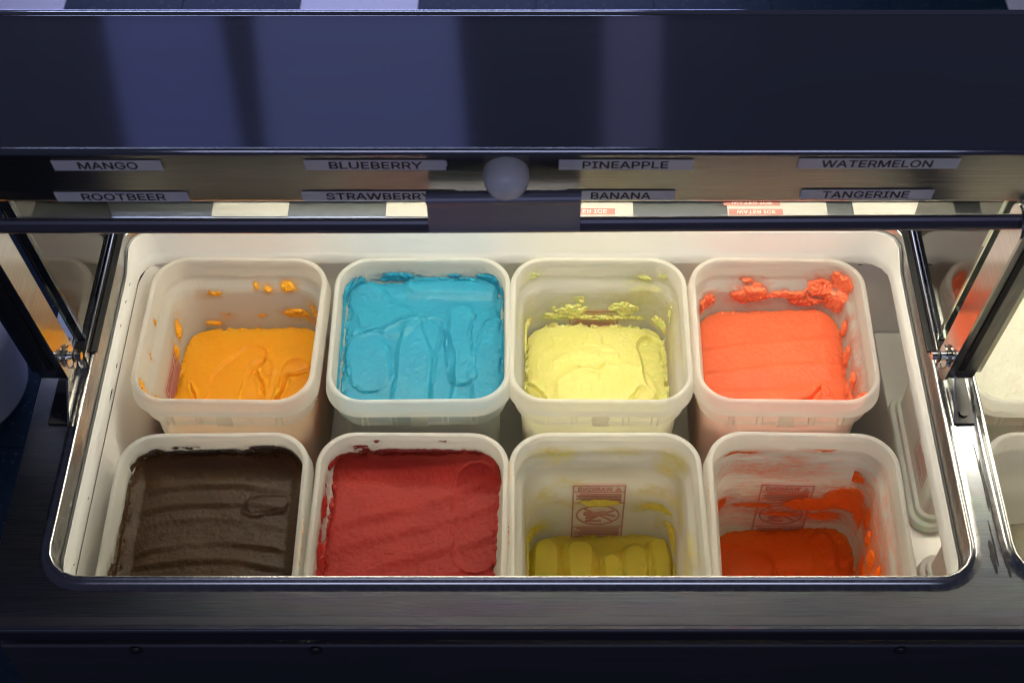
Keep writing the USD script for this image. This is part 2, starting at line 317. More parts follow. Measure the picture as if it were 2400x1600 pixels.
# lid frame: two arms, crossbar, grip
CX = -.0250
lid = data(UsdGeom.Xform.Define(stage, numbered(pstr(cab) + '/lid_frame')).GetPrim(), label='lid frame hinged up, its long crossbar in front of the label panel')
P0, P1 = np.array([.852, .916]), np.array([.818, 1.178])
ax = (P1 - P0) / np.linalg.norm(P1 - P0); nx = np.array([-ax[1], ax[0]])
def armpoly(w, a0, a1, off=0):
    line = LineString([P0 + ax * a0 + nx * off, P1 + ax * a1 + nx * off])
    return line.buffer(w / 2, quad_segs=8)
L = np.linalg.norm(P1 - P0)
for left in (False, True):
    x0, x1 = span(.4160, .4185, left); obj('arm_inner_plate', prof_x(armpoly(.034, .014, 0), x0, x1), 'channel_steel', lid, smooth=40)
    x0, x1 = span(.4187, .4450, left); obj('arm', prof_x(armpoly(.030, .014, 0), x0, x1), 'arm_steel', lid, smooth=40)
    x0, x1 = span(.4260, .4320, left); obj('arm_seal', prof_x(armpoly(.006, .03, -.02, .0135), x0, x1), 'black_rubber', lid, smooth=40)
    x0, x1 = span(.4452, .4510, left); obj('arm_outer_strip', prof_x(armpoly(.022, .022, 0, .002), x0, x1), 'channel_steel', lid, smooth=40)
    B = P0 + ax * .030
    xa, xb = span(.4010, .4158, left); obj('pivot_bolt', cat_([cyl((xa, B[0], B[1]), (xb, B[0], B[1]), .0042)]), 'bolt_steel', lid)
    xa, xb = span(.4125, .4139, left); obj('pivot_washer', cyl((xa, B[0], B[1]), (xb, B[0], B[1]), .0115, 32), 'bolt_steel', lid)
    xa, xb = span(.4070, .4086, left); obj('pivot_clip', cyl((xa, B[0], B[1]), (xb, B[0], B[1]), .0068, 20), 'dark_screw', lid)
    B2 = P0 + ax * .012; xa, xb = span(.4125, .4159, left)
    obj('arm_rivet', cyl((xa, B2[0], B2[1]), (xb, B2[0], B2[1]), .0042, 20), 'bolt_steel', lid)
BZ = 1.1770
bar = Polygon([(.8150, BZ - .0070), (.8120, BZ - .0030), (.8118, BZ - .0005), (.8135, BZ + .0050), (.8150, BZ + .0070), (.8170, BZ + .0074), (.8185, BZ - .0040), (.8180, BZ - .0070)])
def slope(m):
    v = m.vertices.copy(); v[:, 2] += .010 * np.maximum(v[:, 0], -.1) + .001; m.vertices = v; return m
bm = prof_x(bar.buffer(.0012, quad_segs=4), -.470, .4158)
for i in range(3): bm = bm.subdivide_to_size(.12) if i == 0 else bm
obj('crossbar', slope(bm), 'bar_steel', lid, smooth=30)
for xa, xb in ((.4160, .4450), (-.4990, -.4702)):
    obj('bar_corner', slope(box(xa, xb, .8125, .8205, BZ - .0065, BZ + .0065, .004)), 'bar_steel', lid)
hp = Polygon([(.8095, BZ + .0100), (.8095, BZ + .0050), (.8075, BZ + .0040)] + arcpts(.8055, BZ + .0100, .0048, 250, 150, 6) +
             [(.8005, BZ + .0240), (.7990, BZ + .0340), (.7985, BZ + .0440), (.7970, BZ + .0475), (.7945, BZ + .0495)] + arcpts(.7970, BZ + .0545, .0046, 190, 60, 8) +
             [(.8035, BZ + .0570), (.8050, BZ + .0540), (.8040, BZ + .0440), (.8050, BZ + .0280), (.8085, BZ + .0160)])
obj('grip_handle', slope(prof_x(hp, -.0868, .0408)), 'handle_metal', lid, smooth=30, label='dark ridged grip handle at the middle of the crossbar')

# ------------------------------------------------------------------ flavour labels on the panel
def flavour(text, sl, sr, tl, tr, z, label, h=.0140, cap=.0092, tilt=0, torn=False):
    t = thing('flavour_label', label, 'label', ((sl + sr) / 2, on_panel(z) - .0008, z), group='printed flavour labels on the hood')
    w = sr - sl
    pts = [(-w / 2, -h / 2), (w / 2, -h / 2), (w / 2, h / 2), (-w / 2, h / 2)]
    if torn: pts = [(-w / 2, -h / 2), (w / 2 - .001, -h / 2), (w / 2 - .0007, -h / 6), (w / 2 + .0004, 0), (w / 2, h / 2 - .001), (w / 2 - .003, h / 2), (-w / 2, h / 2)]
    m = ext(Polygon(pts), .0003)
    def stand(m):
        v = m.vertices.copy(); m.vertices = np.stack([v[:, 0], -v[:, 2], v[:, 1]], 1); m.fix_normals(); return m
    tx = meshkit.text_mesh(text, cap, .00015, bold=True)
    b = tx.bounds; sc = (tr - tl) / (b[1, 0] - b[0, 0])
    tx.vertices = tx.vertices - [b[0, 0], 0, 0]
    tx.vertices = tx.vertices * [sc, 1, 1] + [tl - (sl + sr) / 2, -cap / 2, .00034]
    if tilt:
        R = trimesh.transformations.rotation_matrix(tilt, [0, 0, 1]); m.apply_transform(R); tx.apply_transform(R)
    t.GetAttribute('xformOpOrder'); UsdGeom.Xformable(t).AddRotateXOp().Set(math.degrees(PT))
    obj('strip', stand(m), 'label_paper', t, smooth=False)
    obj('lettering', stand(tx), 'label_ink', t, smooth=False)
Z1, Z2 = 1.2560, 1.2112
flavour('MANGO', -.3895, -.3005, -.3690, -.3205, Z1 - .0005, 'white label strip reading MANGO, upper left of the hood panel')
flavour('BLUEBERRY', -.1842, -.0690, -.1648, -.0890, Z1, 'white label strip reading BLUEBERRY, left of the round bumper', torn=True)
flavour('PINEAPPLE', .0221, .1314, .0413, .1111, Z1 + .0006, 'white label strip reading PINEAPPLE, right of the round bumper')
flavour('WATERMELON', .2161, .3468, .2353, .3254, Z1 + .0022, 'long white label strip reading WATERMELON at upper right')
flavour('ROOTBEER', -.4004, -.2885, -.3785, -.3080, Z2 - .0005, 'white label strip reading ROOTBEER under the MANGO strip')
flavour('STRAWBERRY', -.1929, -.0640, -.1728, -.0840, Z2 + .0004, 'white label strip reading STRAWBERRY, its end behind the grip handle')
flavour('BANANA', .0290, .1202, .0497, .1001, Z2 + .0014, 'white label strip reading BANANA just right of the grip handle')
flavour('TANGERINE', .2254, .3368, .2437, .3167, Z2 + .0030, 'white label strip reading TANGERINE at lower right')

# ------------------------------------------------------------------ tubs
TW, TD, TR, TH = .1985, .2035, .040, .250
OUT = [(-.0205, -.250), (-.0195, -.2495), (-.0180, -.2460), (-.0118, -.052), (-.0116, -.0520), (-.0060, -.0505), (-.0050, -.0490), (-.0068, -.0268), (-.0062, -.0255), (.0016, -.0240), (.0026, -.0222), (.0002, -.0045), (-.0002, -.0022), (-.0018, -.0004), (-.0036, 0), (-.0054, -.0006), (-.0064, -.0024), (-.0074, -.030), (-.0078, -.0345), (-.0118, -.0400), (-.0142, -.0440), (-.0148, -.055), (-.0204, -.2440), (-.0230, -.2475)]
def inset_at(z):                                     # inner wall inset at depth z below the rim
    return -np.interp(-z, [0, .030, .0345, .044, .055, .244], [.0064, .0074, .0078, .0142, .0148, .0204])
loops = [np.column_stack([rloop(TW + 2 * o, TD + 2 * o, TR + o * .8, 160), np.full(160, z)]) for o, z in OUT]
tubm = loft(loops, cap0=True, cap1=True)
pat = stage.CreateClassPrim('/World/tub_pattern')
obj('body', tubm, 'tub_plastic', pat, smooth=35)
ribs = []
for s in (-.062, -.056, -.031, -.025, .025, .031, .056, .062):
    for ry in (-1, 1):
        y = ry * (TD / 2 - .0075); ribs.append(box(s - .0006, s + .0006, min(y, y + ry * .0042), max(y, y + ry * .0042), -.0490, -.0262))
        x = ry * (TW / 2 - .0075); ribs.append(box(min(x, x + ry * .0042), max(x, x + ry * .0042), s - .0006, s + .0006, -.0490, -.0262))
for ry in (-1, 1):
    y = ry * (TD / 2 - .0075); ribs.append(box(-.009, .009, min(y, y + ry * .0044), max(y, y + ry * .0044), -.0500, -.0260))
obj('rim_ribs', cat_(ribs), 'tub_plastic', pat, smooth=False, kind='stuff')

def warning_print():                                 # seen from outside: x to the right, y up; top edge at y = 0
    W, H = .058, .120; S = []
    def bar(x0, x1, y0, y1): S.append(sbox(x0, y0, x1, y1))
    fr = sbox(-W / 2, -H, W / 2, 0).difference(sbox(-W / 2 + .0016, -H + .0016, W / 2 - .0016, -.0016)); S.append(fr)
    for y in (-.0135, -.036, -.085): bar(-W / 2, W / 2, y - .0007, y)
    rng = np.random.RandomState(3)
    for y, w in ((-.0175, .046), (-.0205, .050), (-.0235, .048), (-.0265, .050), (-.0295, .044), (-.0325, .030)): bar(-.025, -.025 + w, y - .0012, y)
    for y, w in ((-.0885, .048), (-.093, .044), (-.097, .050), (-.101, .046), (-.105, .050), (-.109, .040)): bar(-.025, -.025 + w, y - .0015, y)
    o = affinity.scale(Point(0, 0).buffer(1, quad_segs=24), .0245, .0205); o = o.difference(affinity.scale(Point(0, 0).buffer(1, quad_segs=24), .0225, .0185))
    S.append(affinity.translate(o, 0, -.0605))
    g = [LineString([(-.006, .004), (.006, .001)]).buffer(.0045), Point(.012, .003).buffer(.0045), LineString([(-.006, .003), (-.017, .009)]).buffer(.0016), LineString([(-.008, .002), (-.018, -.002)]).buffer(.0020),
         LineString([(.004, .0), (.012, -.006)]).buffer(.0016), LineString([(-.002, .0), (.010, -.010)]).buffer(.0014), LineString([(-.016, -.012), (.015, .013)]).buffer(.0010), sbox(-.004, -.0135, .014, -.0105)]
    S.append(affinity.translate(unary_union(g), 0, -.0605))
    m = ext(unary_union(S), 1.0)
    tri = Polygon([(-.0245, -.0115), (-.0175, -.0115), (-.021, -.0045)]).difference(Polygon([(-.0225, -.0103), (-.0195, -.0103), (-.021, -.0072)]))
    tx = meshkit.text_mesh('WARNING', .0068, 1.0, bold=True); b = tx.bounds
    tx.vertices = (tx.vertices - [b[0, 0], 0, 0]) * [.038 / (b[1, 0] - b[0, 0]), 1, 1] + [-.0145, -.0112, 0]
    return cat_([m, ext(tri, 1.0), tx])
WP = warning_print()
def add_print(t, wall, shift=0, top=-.082):
    """The print runs through to both faces of the thin wall; it reads from outside."""
    m = WP.copy(); v = m.vertices.copy()
    z = top + v[:, 1]; e = v[:, 2]                   # e = 0 inside .. 1 outside
    half = (TD if wall in 'NS' else TW) / 2
    inn = half + inset_at(z) - .0004
    outer = half - np.interp(-z, [.052, .246], [.0118, .0180]) + .0004
    dep = inn + (outer - inn) * e
    x = v[:, 0] + shift
    P = {'N': (-x, dep), 'S': (x, -dep), 'W': (-dep, -x), 'E': (dep, x)}[wall]
    m.vertices = np.stack([P[0], P[1], z], 1); m.fix_normals()
    obj('printed_label', m, 'red_print', t, smooth=False, label='red warning print showing through the tub wall')

# ---- ice surfaces: height fields shaped by overlapping scoop marks
def ss(a, b, x):
    t = np.clip((x - a) / (b - a), 0, 1); return t * t * (3 - 2 * t)
def cap_d(u, v, pts):                                # distance to a polyline
    d = np.full(u.shape, 9.0)
    for (ax_, ay), (bx, by) in zip(pts[:-1], pts[1:]):
        ex, ey = bx - ax_, by - ay; t = np.clip(((u - ax_) * ex + (v - ay) * ey) / (ex * ex + ey * ey + 1e-12), 0, 1)
        d = np.minimum(d, np.hypot(u - ax_ - t * ex, v - ay - t * ey))
    return d
def wob(u, v, seed, amp, f):
    return (meshkit.fbm(np.stack([u * f, v * f, np.full(u.shape, seed * 1.7)], -1), 3, seed) - .5) * 2 * amp
def lobe(h, u, v, pts, r, step, ridge, seed, ramp=.05, hollow=0.0):
    """One scoop mark: the inside of a wobbly capsule is set down (or up) by step with a thin lip along its edge."""
    d = cap_d(u + wob(u, v, seed, .035, 4), v + wob(u, v, seed + 7, .035, 4), pts) - r
    m = 1 - ss(-ramp, .012, d)
    lipn = meshkit.fbm(np.stack([u * 11, v * 11, np.full(u.shape, seed * 2.3)], -1), 3, seed + 11)
    return h + step * m + ridge * np.clip(4.2 * lipn - 1.1, 0, 3) * np.exp(-(d / .018) ** 2) - hollow * np.clip(1 - ((d + r) / r) ** 2, 0, 1)
def crack(h, u, v, pts, depth, seed, w=.02):
    d = cap_d(u + wob(u, v, seed, .05, 7), v + wob(u, v, seed + 5, .05, 7), pts)
    return h - depth * np.exp(-(d / w) ** 2) + depth * .7 * np.exp(-((d - 2.2 * w) / (1.6 * w)) ** 2)
def ice_mesh(hfun, seed, rough=.0006, edge=.004, n=170):
    g = np.linspace(-1, 1, n); u, v = np.meshgrid(g, g, indexing='ij')
    h = hfun(u, v)
    q = np.stack([u * 9, v * 9, np.full(u.shape, seed * 3.1)], -1)
    e = np.maximum(np.abs(u), np.abs(v)); 
    rag = meshkit.fbm(q * 1.4, 4, seed + 3)
    h = h + rough * 2 * (meshkit.fbm(q * 2.6, 4, seed) - .5) + ss(.93, 1.0, e) * edge * (rag - .52) * 2.2 - .0012 * ss(.9, 1, e)
    ins = inset_at(h) - .0005
    hw, hd = TW / 2 + ins, TD / 2 + ins
    r = .033
    x, y = u * hw, v * hd
    qx, qy = np.abs(x) - (hw - r), np.abs(y) - (hd - r)
    L_ = np.hypot(np.maximum(qx, 0), np.maximum(qy, 0)); k = np.where((qx > 0) & (qy > 0) & (L_ > r), r / np.maximum(L_, 1e-9), 1.0)
    x = np.where(k < 1, np.sign(x) * (hw - r + qx * k), x); y = np.where(k < 1, np.sign(y) * (hd - r + qy * k), y)
    V = np.stack([x, y, h], -1).reshape(-1, 3)
    i, j = np.meshgrid(np.arange(n - 1), np.arange(n - 1), indexing='ij'); a = (i * n + j).ravel()
    F = np.vstack([np.stack([a, a + n, a + n + 1], 1), np.stack([a, a + n + 1, a + 1], 1)])
    top = trimesh.Trimesh(V, F, process=False)
    idx = np.concatenate([np.arange(n) * n, (n - 1) * n + np.arange(1, n), (np.arange(n - 2, -1, -1)) * n + n - 1, np.arange(n - 2, 0, -1)])
    ring = V[idx]; lo = []
    for t in np.linspace(0, 1, 10):
        z = ring[:, 2] * (1 - t) + (-.2425) * t
        s0 = (inset_at(z) - inset_at(ring[:, 2]))[:, None] * np.sign(ring[:, :2]) * (np.abs(ring[:, :2]) > .06)
        lo.append(np.column_stack([ring[:, :2] + s0, z]))
    sk = loft(lo[::-1], cap0=True)
    return cat_([top, sk])
def smear_mesh(blobs, seed, thick=.0035, freq=90., thr=.5, z0=-.22, z1=-.006, nu=860, sharp=1.0, stretch=(1, 1)):
    """Bits stuck to the inner walls. blobs: (wall, along -1..1, depth below rim, half width, half height, strength)."""
    nz = int((z1 - z0) / .0008)
    zs = np.linspace(z0, z1, nz)
    base = rloop(TW, TD, TR, nu)
    per = np.vstack([np.column_stack([rloop(TW + 2 * inset_at(z), TD + 2 * inset_at(z), TR + inset_at(z) * .8, nu), np.full(nu, z)])[None] for z in zs])   # nz, nu, 3
    nxt = np.roll(base, -1, 0) - np.roll(base, 1, 0); nrm = np.stack([-nxt[:, 1], nxt[:, 0]], 1); nrm /= np.linalg.norm(nrm, axis=1, keepdims=True)     # inward for CCW
    t = np.zeros((nz, nu))
    x, y, z = per[..., 0], per[..., 1], per[..., 2]
    for wall, s, dz, hw, hh, st in blobs:
        if wall in 'NS':
            al, on = x / (TW / 2), (np.abs(nrm[None, :, 1]) > .35) & (np.sign(y) == (1 if wall == 'N' else -1)); hw_ = hw
        else:
            al, on = y / (TD / 2), (np.abs(nrm[None, :, 0]) > .35) & (np.sign(x) == (1 if wall == 'E' else -1)); hw_ = hw
        g = np.exp(-((al - s) / hw_) ** 2 - ((z + dz) / hh) ** 2) * st * on
        t = np.maximum(t, g)
    on_ = t > .02; pp = per[on_]
    q = pp * np.array([freq * stretch[0], freq * stretch[0], freq * stretch[1]])
    nf = meshkit.fbm(q, 4, seed) * .46 + meshkit.fbm(q * 2.7, 4, seed + 2) * .54 + meshkit.fbm(q * .4, 2, seed + 9) * .45 - .14
    vv = (t[on_] * (-.30 + 2.1 * nf) - thr) * sharp
    tt = np.clip(vv * thick * 1.4, -.0006, thick * .55)
    lump = tt * (.30 + 1.3 * meshkit.fbm(pp * 520, 3, seed + 4)); tt = np.where(tt > 0, lump, tt)
    val = np.full((nz, nu), -1.0); val[on_] = vv; th = np.full((nz, nu), -.0006); th[on_] = tt
    P = per.copy(); P[..., :2] += nrm[None] * (th[..., None] + .0001)
    keep = val > 0
    kq = keep | np.roll(keep, -1, 1); kq = kq[:-1] | kq[1:]
    cov = np.maximum(val, 0)
    i, j = np.nonzero(kq); a, b = i * nu + j, i * nu + (j + 1) % nu; c, d = a + nu, b + nu
    F = np.vstack([np.stack([a, d, b], 1), np.stack([a, c, d], 1)])
    un, inv = np.unique(F, return_inverse=True)
    return trimesh.Trimesh(P.reshape(-1, 3)[un], inv.reshape(F.shape), process=False), cov.ravel()[un]

def h_mango(u, v):
    h = -.1075 + .004 * u - .004 * v + wob(u, v, 11, .0025, 1.3)
    h = lobe(h, u, v, [(-.35, -1.1), (-.30, .1), (.0, .45)], .24, -.0025, .0008, 21)
    h = lobe(h, u, v, [(.12, -1.2), (.15, .25)], .20, -.002, .0007, 22)
    h = lobe(h, u, v, [(.62, -1.2), (.68, .2)], .22, -.003, .0012, 23)
    h = lobe(h, u, v, [(.35, .35), (1.0, .55)], .20, .0025, .0012, 24)
    h = crack(h, u, v, [(.28, -.2), (.18, .05), (.10, .2)], .004, 25, .018)
    h = crack(h, u, v, [(.42, -.9), (.46, -.3), (.58, .12), (.95, .18)], .0045, 26, .016)
    h = crack(h, u, v, [(-.82, .0), (-.62, -.35), (-.60, -.8)], .003, 27, .015)
    return h
def h_blue(u, v):
    h = -.036 - .006 * (v + 1) * .2 + .004 * ss(.6, 1, v) + wob(u, v, 31, .0022, 1.2)
    h = lobe(h, u, v, [(-.75, .75), (-.55, .45), (-.35, .40)], .26, .0030, .0010, 32)
    h = lobe(h, u, v, [(-.70, -.05), (-.62, -.40)], .26, .0028, .0013, 33)
    h = lobe(h, u, v, [(-.12, -1.2), (-.08, -.2), (-.02, .22)], .24, .0042, .0012, 34)
    h = lobe(h, u, v, [(.24, -1.2), (.26, -.1), (.12, .30)], .16, -.0030, .0008, 35)
    h = lobe(h, u, v, [(.48, .50), (.44, .20), (.50, -.42)], .16, .0040, .0016, 36)
    h = lobe(h, u, v, [(.90, -1.1), (.80, -.45), (.92, .2)], .22, .0032, .0011, 37)
    h = lobe(h, u, v, [(-.1, .92), (.8, .88)], .14, .0035, .0008, 38)
    h = crack(h, u, v, [(-.85, .20), (-.50, .26), (-.30, .40), (-.12, .42)], .003, 39, .015)
    return h
def h_pine(u, v):
    h = -.094 + .010 * (1 - u * u) * (1 - .5 * v * v) - .012 * ss(.2, 1.0, v) + .005 * (-v) + wob(u, v, 41, .0035, 1.6)
    h = lobe(h, u, v, [(-.2, -.35), (.45, -.25)], .40, .0035, .0010, 42)
    h = lobe(h, u, v, [(.78, .6), (.84, -.1)], .20, -.0065, .0015, 43)
    h = lobe(h, u, v, [(-.85, -.8), (-.4, -1.2)], .24, -.006, .0018, 44)
    h = crack(h, u, v, [(-.25, .05), (-.02, .0), (.12, .07)], .004, 45, .02)
    h = crack(h, u, v, [(.42, -.9), (.45, -.45), (.60, -.28)], .0035, 46, .018)
    h = crack(h, u, v, [(-.95, -.15), (-.75, -.35), (-.62, -.75)], .004, 47, .018)
    return h + .0012 * ss(.6, .75, meshkit.noise(np.stack([u * 7, v * 7, 0 * u], -1), 5))
def h_water(u, v):
    h = -.077 - .010 * v * .2 + .005 * u - .006 * ss(.7, 1, u) + wob(u, v, 51, .003, 1.1)
    for k, (a, b) in enumerate((((-.9, .35), (.7, .52)), ((-.9, -.05), (.75, .10)), ((-.9, -.42), (.7, -.30)))):
        m = v + wob(u, v, 52 + k, .10, 1.4) - (a[1] + (u - a[0]) / (b[0] - a[0]) * (b[1] - a[1]))
        h = h - .0019 * ss(-.02, .07, m) * (1 - ss(.08, .5, m))
    h = crack(h, u, v, [(.30, -.62), (.46, -.52), (.58, -.38), (.66, -.42)], .004, 56, .02)
    h = lobe(h, u, v, [(-.3, -.75), (.5, -.62)], .28, .0022, .0009, 57)
    return h
def h_root(u, v):
    h = -.040 + .013 * ss(.70, 1.0, v) + .006 * ss(.86, 1.0, np.abs(u)) + wob(u, v, 61, .003, 1.5)
    for k, c in enumerate((.70, .44, .24, -.08, -.28, -.50, -.76, -.9)):
        m = v - (c - .16 * u * u + .05 * math.sin(3 * k) * u + wob(u, v, 62 + k, .045, 1.8))
        h = h + (.0019 + .0009 * math.sin(k * 2.3)) * (1 + wob(u, v, 70 + k, 1.2, 1.6)) * np.exp(-np.clip(m, 0, 9) / .13) * ss(-.09, .0, m) * ss(1.0, .7, np.abs(u))
    h = lobe(h, u, v, [(.45, .38), (.75, .42)], .12, .0025, .0010, 75)
    h = lobe(h, u, v, [(-.2, -1.1), (.3, -1.1)], .26, .004, .0018, 76)
    return h
def h_straw(u, v):
    h = -.040 + .014 * ss(.62, 1.0, v + .08 * u) + wob(u, v, 81, .0035, 1.0)
    for k, c in enumerate((.40, .10, -.30, -.62)):
        m = v - (c + .34 * u + wob(u, v, 82 + k, .09, 1.5))
        h = h + .0016 * (1 + wob(u, v, 84 + k, 1.5, 1.3)) * np.exp(-np.clip(m, 0, 9) / .22) * ss(-.14, .02, m)
    h = lobe(h, u, v, [(.75, -.2), (.72, .6)], .26, -.0022, .0008, 88, ramp=.12)
    h = crack(h, u, v, [(.50, -.72), (.68, -.86), (.80, -1.0)], .005, 89, .022)
    h = crack(h, u, v, [(-.62, -.82), (-.50, -.90), (-.46, -1.0)], .004, 90, .018)
    return h
def h_banana(u, v):
    h = -.172 + .003 * u + wob(u, v, 91, .003, 1.4) - .012 * ss(.3, 1, v)
    for k, (c, w, top) in enumerate(((-.74, .22, .93), (-.27, .22, .88), (.17, .17, .66), (.50, .20, .80), (.84, .17, .90))):
        h = lobe(h, u, v, [(c - .03, -1.3), (c, top - w)], w, .0125 + .003 * math.sin(k * 1.9), .0018, 92 + k, ramp=.08, hollow=.003)
    return h
def h_tang(u, v):
    h = -.176 + .006 * u + .004 * ss(.6, 1, v) * (1 + u) + wob(u, v, 101, .0035, 1.2)
    h = lobe(h, u, v, [(.55, .72), (.60, .2), (.45, -.2)], .20, .0055, .0015, 102, hollow=.002)
    h = lobe(h, u, v, [(-.75, .55), (-.35, .42)], .26, -.0035, .0018, 103)
    h = lobe(h, u, v, [(-.1, -.35), (.7, -.45)], .28, .004, .0014, 104)
    return h + .0012 * (meshkit.fbm(np.stack([u * 9, v * 9, 0 * u], -1), 4, 7) - .5) * 4 * ss(.2, .5, u)
def h_van(u, v):
    return -.024 + wob(u, v, 121, .003, 1.3)
def h_van_low(u, v):
    return -.16 + wob(u, v, 131, .003, 1.3)
TOPZ = .850
XB = (-.3315, -.1220, .0755, .2765); XF = (-.3285, -.1235, .0770, .2785)
YB, YF = .9575, .7185
TG = 'white plastic tubs of flavoured ice in the well'
def tub(x, y, label, rot=0, z=TOPZ, dz=0, group=TG):
    return thing('ice_tub', label, 'tub', (x, y, z + dz), rot, group, ref='/World/tub_pattern')
def filling(name, label, x, y, hfun, m, seed, smears=(), rot=0, z=TOPZ, **kw):
    t = thing(name, label, 'frozen dessert', (x, y, z), rot, None)
    obj('ice_mass', ice_mesh(hfun, seed, **kw), m, t, smooth=True)
    smears = list(smears)
    for blobs, film, opts in list(smears):
        if not film: smears.append(([(w_, s_, d_, a_ * 1.5, b_ * 1.7, min(1.0, c_ * .80)) for w_, s_, d_, a_, b_, c_ in blobs], True, dict(thr=.26, thick=.0005, freq=65., stretch=opts.get('stretch', (1, 1)))))
    for blobs, film, opts in smears:
        sm_, cov = smear_mesh(blobs, seed + 50, **opts)
        o = obj('smear', sm_, m + ('_film' if film else '_bits'), t, smooth=True, kind='stuff')
        UsdGeom.PrimvarsAPI(o).CreatePrimvar('cover', Sdf.ValueTypeNames.FloatArray, 'vertex').Set(cov.astype(np.float32))
    return t
